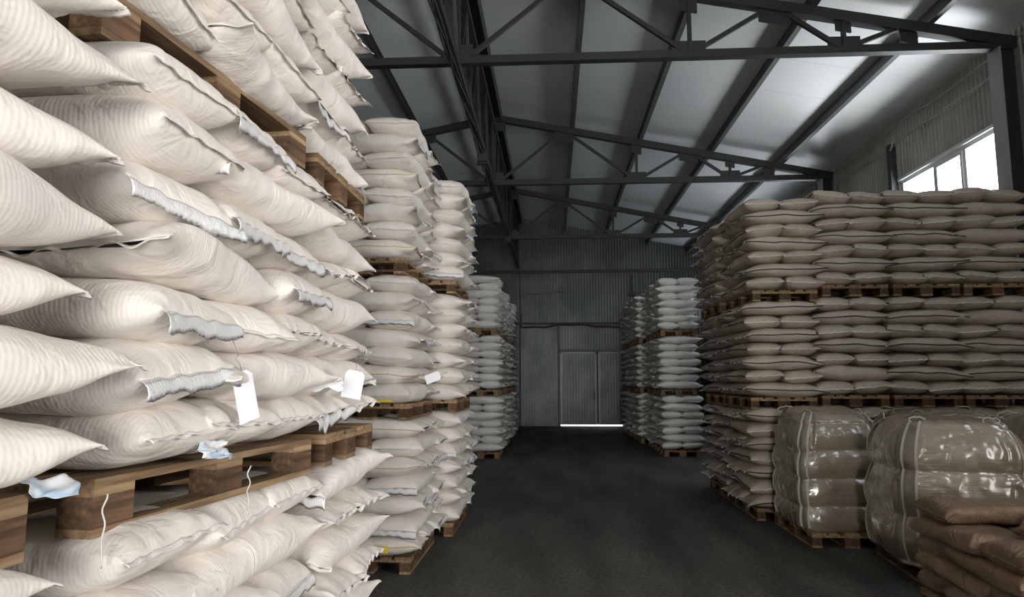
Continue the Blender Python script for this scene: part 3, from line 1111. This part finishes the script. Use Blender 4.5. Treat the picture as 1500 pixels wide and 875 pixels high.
string((-1.06, 1.60, 1.43), .17, 'white string hanging past the pallet end, second bright stack', 1)
string((-.99, 2.22, 1.42), .14, 'white string hanging past the middle block, second bright stack', 2)
o = MB().box(-.11, .11, -.003, .003, -.03, .03).build('yellow_label', M['yellow_paper'])
o.location = (-1.55, 6.06, .235)
o.rotation_euler = (math.radians(-8), math.radians(4), .05)
tag(o, 'yellow paper label on the lowest sack of the fourth bright stack', 'label')
o = MB().box(-.07, .07, -.003, .003, -.012, .012).build('yellow_label', M['yellow_paper'])
o.location = (-1.50, 6.07, 1.51)
tag(o, 'small yellow label just above the middle pallet of the fourth bright stack', 'label')


def film_scrap(loc, rot, a, b2, seed, label):
    nz = Noise(seed)
    nx, ny = 26, 14
    v_, f_ = [], []
    for j in range(ny):
        for i in range(nx):
            x, y = (i / (nx - 1) - .5), (j / (ny - 1) - .5)
            k = 1 + .25 * nz(x * 5, y * 5, 1.0)
            v_.append((x * a * k, y * b2 * k + .008 * nz(x * 9, y * 9, 9.0), .012 * nz(x * 7, y * 6, 3.0) + .008 * nz(x * 18, y * 16, 5.0)))
    for j in range(ny - 1):
        for i in range(nx - 1):
            q = j * nx + i
            f_.append((q, q + 1, q + nx + 1, q + nx))
    o = MB().add(v_, f_).build('plastic_film_scrap', M['film_blue'], None, True)
    sm = o.modifiers.new('thickness', 'SOLIDIFY')
    sm.thickness = .001
    o.location = loc
    o.rotation_euler = rot
    tag(o, label, 'plastic film', 'scraps of printed liner film')


m, nt, lk, b = mat('blue_printed_liner_film', (0.7, 0.75, 0.82), 0.25)
noise_color(nt, lk, b, (0.74, 0.76, 0.79), (0.48, 0.60, 0.76), 14, 2, lo=.45, hi=.6)
M['film_blue'] = m
film_scrap((-1.12, 1.50, 1.462), (.75, .15, 1.3), .12, .05, 4, 'crumpled blue-printed film at the end of the sack above the corner block')
film_scrap((-1.03, 2.06, 1.490), (1.0, .1, 1.4), .13, .06, 6, 'crumpled blue-printed film under the long-hooked paper tag')


# ------------------------------------------------------------------ wrapped pallet loads
def lay_c(q, layers):
    return abs(math.sin(math.pi * min(q, 1.0) * layers)) ** .5 if q <= 1 else 0.0


def wrapped(cx, cy, W_, D_, H_, seed, label, ang=0.0, layers=4, lobes=.05):
    nz, n2 = Noise(seed), Noise(seed + 50)
    base_z = .144

    def S(th, q):
        """surface point at angle th, height parameter q in 0..1 (then over the top)"""
        c, s_ = np.cos(th), np.sin(th)
        e = .36
        bx = np.sign(c) * np.abs(c) ** e * (1.03 - .07 * min(q, 1) ** 2)
        by = np.sign(s_) * np.abs(s_) ** e
        # keep the parameter square-ish and even
        if q <= 1:
            z = q
            lay_ = np.abs(np.sin(np.pi * (q * layers + .25 * nz(c * 1.2, s_ * 1.2, 0.0)))) ** .6
            r = .92 + .08 * lay_ - .10 * q ** 5 + .035 * nz(c * 3, s_ * 3, q * 6) - .04 * (1 - q) ** 8
        else:
            t = (q - 1)
            z = 1 + .11 * np.sin(t * np.pi / 2) + .05 * t * nz(c * 2.5 * (1 - t), s_ * 2.5 * (1 - t), 3.0)
            r = (.82 + .035 * nz(c * 3, s_ * 3, 6.0)) * np.cos(t * np.pi / 2) ** .7 + 1e-3
            r = r * (1 + .05 * n2(c * 3, s_ * 3, 1.0) * (1 - t))
        li = int(min(q, .999) * layers)
        ths = np.mod(th + .35 * li, np.pi / 2) - np.pi / 4 * (.75 + .4 * ((li * 7 + seed) % 3))
        r = r * (1 - .055 * np.exp(-(ths / .07) ** 2) * lay_c(q, layers))
        lob = 1 + lobes * n2(c * 4, s_ * 4, q * 1.6)
        r = r * lob
        return (W_ / 2 * bx * r, D_ / 2 * by * r, z * H_)

    root = empty('wrapped_pallet_load', (cx, cy, base_z), (0, 0, ang))
    tag(root, label, 'wrapped load', 'film-wrapped loads in front of the dark block')
    nt_, nq = 168, 64
    qs = list(np.linspace(0, 1, 70)) + list(1 + np.linspace(0.06, 1, 18))
    v_ = []
    for q in qs:
        for k in range(nt_):
            v_.append(tuple(float(a) for a in S(2 * math.pi * k / nt_, q)))
    f_ = []
    for i in range(len(qs) - 1):
        for k in range(nt_):
            k2 = (k + 1) % nt_
            f_.append((i * nt_ + k, i * nt_ + k2, (i + 1) * nt_ + k2, (i + 1) * nt_ + k))
    f_.append(tuple(range(nt_))[::-1])
    f_.append(tuple((len(qs) - 1) * nt_ + k for k in range(nt_)))
    MB().add(v_, f_).build('wrapped_sacks', M['film'], root, True)
    # straps up the sides
    for th in (math.radians(t) for t in (-52, -125, 152, 208, 38, 128)):
        pts = []
        for q in np.linspace(0.02, 1.35, 46):
            p = Vector([float(a) for a in S(th, q)])
            nrm = Vector((p.x, p.y, 0)).normalized()
            pts.append(p + nrm * .004 + Vector((0, 0, .004)))
        mb = MB()
        v2, f2 = [], []
        for i, p in enumerate(pts):
            nrm = Vector((p.x, p.y, 0)).normalized()
            tn = Vector((-nrm.y, nrm.x, 0)) * .010
            if i > 40:
                pass
            v2 += [p - tn, p + tn, p + tn + nrm * .004 + Vector((0, 0, .002)), p - tn + nrm * .004 + Vector((0, 0, .002))]
        for i in range(len(pts) - 1):
            for k in range(4):
                f2.append((i * 4 + k, i * 4 + (k + 1) % 4, i * 4 + 4 + (k + 1) % 4, i * 4 + 4 + k))
        mb.add(v2, f2).build('strap', M['strap'], root)
    # tied loops on the top
    r = random.Random(seed)
    for (ax, ay) in ((-.30, -.30), (.22, -.36), (.36, .12), (-.34, .25)):
        px, py = ax * W_, ay * D_
        pts = []
        R = r.uniform(.04, .075)
        t0 = r.uniform(0, 3)
        for i in range(20):
            t = i / 19 * 2 * math.pi * .95
            pts.append((px + R * math.sin(t) * math.cos(t0) * 1.3, py + R * math.sin(t) * math.sin(t0) * 1.3, H_ * 1.045 + R * .55 * (1 - math.cos(t)) * r.uniform(.85, 1.1)))
        MB().tube(pts, .006, 6).build('tie_loop', M['strap'], root, True)
    return root


WR = [(3.02, 7.95, .92, 1.10, 1.12, 3, 'tall film-wrapped load beside the aisle, in front of the dark block', 0.0),
      (3.50, 6.52, 1.06, 1.18, 1.13, 8, 'largest shiny film-wrapped load, behind the brown paper sacks', -.10),
      (4.80, 6.72, 1.10, 1.15, 1.12, 14, 'film-wrapped load beside the largest wrapped load, on its wall side', 0.05),
      (4.22, 7.96, 1.10, 1.05, 1.13, 21, 'film-wrapped load at the back, between the others and the dark block', 0.0)]
for (x, y, a, b2, c, sd, lb, an) in WR:
    pallet(x, y, 0, 'y' if sd != 21 else 'x', lb.replace('film-wrapped load', 'wooden pallet of the wrapped load').replace('largest shiny', 'shiny').replace('tall ', ''), 'wooden pallets under the wrapped loads', yaw=an)
    wrapped(x, y, a, b2, c, sd, lb, an, layers={3: 4, 8: 3}.get(sd, 4), lobes={8: .065}.get(sd, .05))

# ------------------------------------------------------------------ brown paper sacks
VK = []
for i in range(6):
    V = Variant()
    V.s = Sack(300 + i, L=.80, W=.46, T=.146, p=14, pe=.40, ear=.0, cave=.0, gather=.003, lump=.012, round_=.52, droop=.01, bend=.02)
    V.me = V.s.mesh('paper_sack', 60, 44, M['kraft'])
    V.fl = {e: V.s.strip('sewn_end', e, .016, M['kraft'], 400 + i * 2 + e, crumple=.25, down=.2, zig=False) for e in (-1, 1)}
    VK.append(V)
BX, BY = 3.16, 4.95
pallet(BX, BY, 0, 'y', 'wooden pallet under the brown paper sacks', 'wooden pallets under the sacks')
r = random.Random(9)
KL = .131
specs = []
for n in range(5):
    if n % 2 == 0:
        specs += [(BX - .21, BY - .20, n, math.pi / 2, 'lengthwise on the aisle side, near end'), (BX + .24, BY - .20, n, math.pi / 2, 'lengthwise on the wall side, near end'),
                  (BX, BY + .42, n, 0, 'crosswise at the far end')]
    else:
        specs += [(BX, BY - .40, n, 0, 'crosswise at the near end'), (BX - .21, BY + .20, n, math.pi / 2, 'lengthwise on the aisle side, far end'),
                  (BX + .24, BY + .20, n, math.pi / 2, 'lengthwise on the wall side, far end')]
specs = [q for q in specs if not (q[2] == 4 and q[3] > 1)]
specs.append((BX + .25, BY - .12, 4, .9, 'lying askew on top'))
for (x, y, n, rz, lb) in specs:
    V = r.choice(VK)
    o = new_obj('paper_sack', V.me)
    o.location = (x + r.gauss(0, .01), y + r.gauss(0, .01), .144 + n * KL)
    o.rotation_euler = (r.gauss(0, .02), r.gauss(0, .02), rz + r.gauss(0, .03))
    tag(o, 'brown paper sack %s, %s of the pile' % (lb, LAYN[n] if n < 4 else 'top layer'), 'paper sack', 'brown paper sacks on the near pallet')
    for e in (-1, 1):
        new_obj('sewn_end', V.fl[e], o)
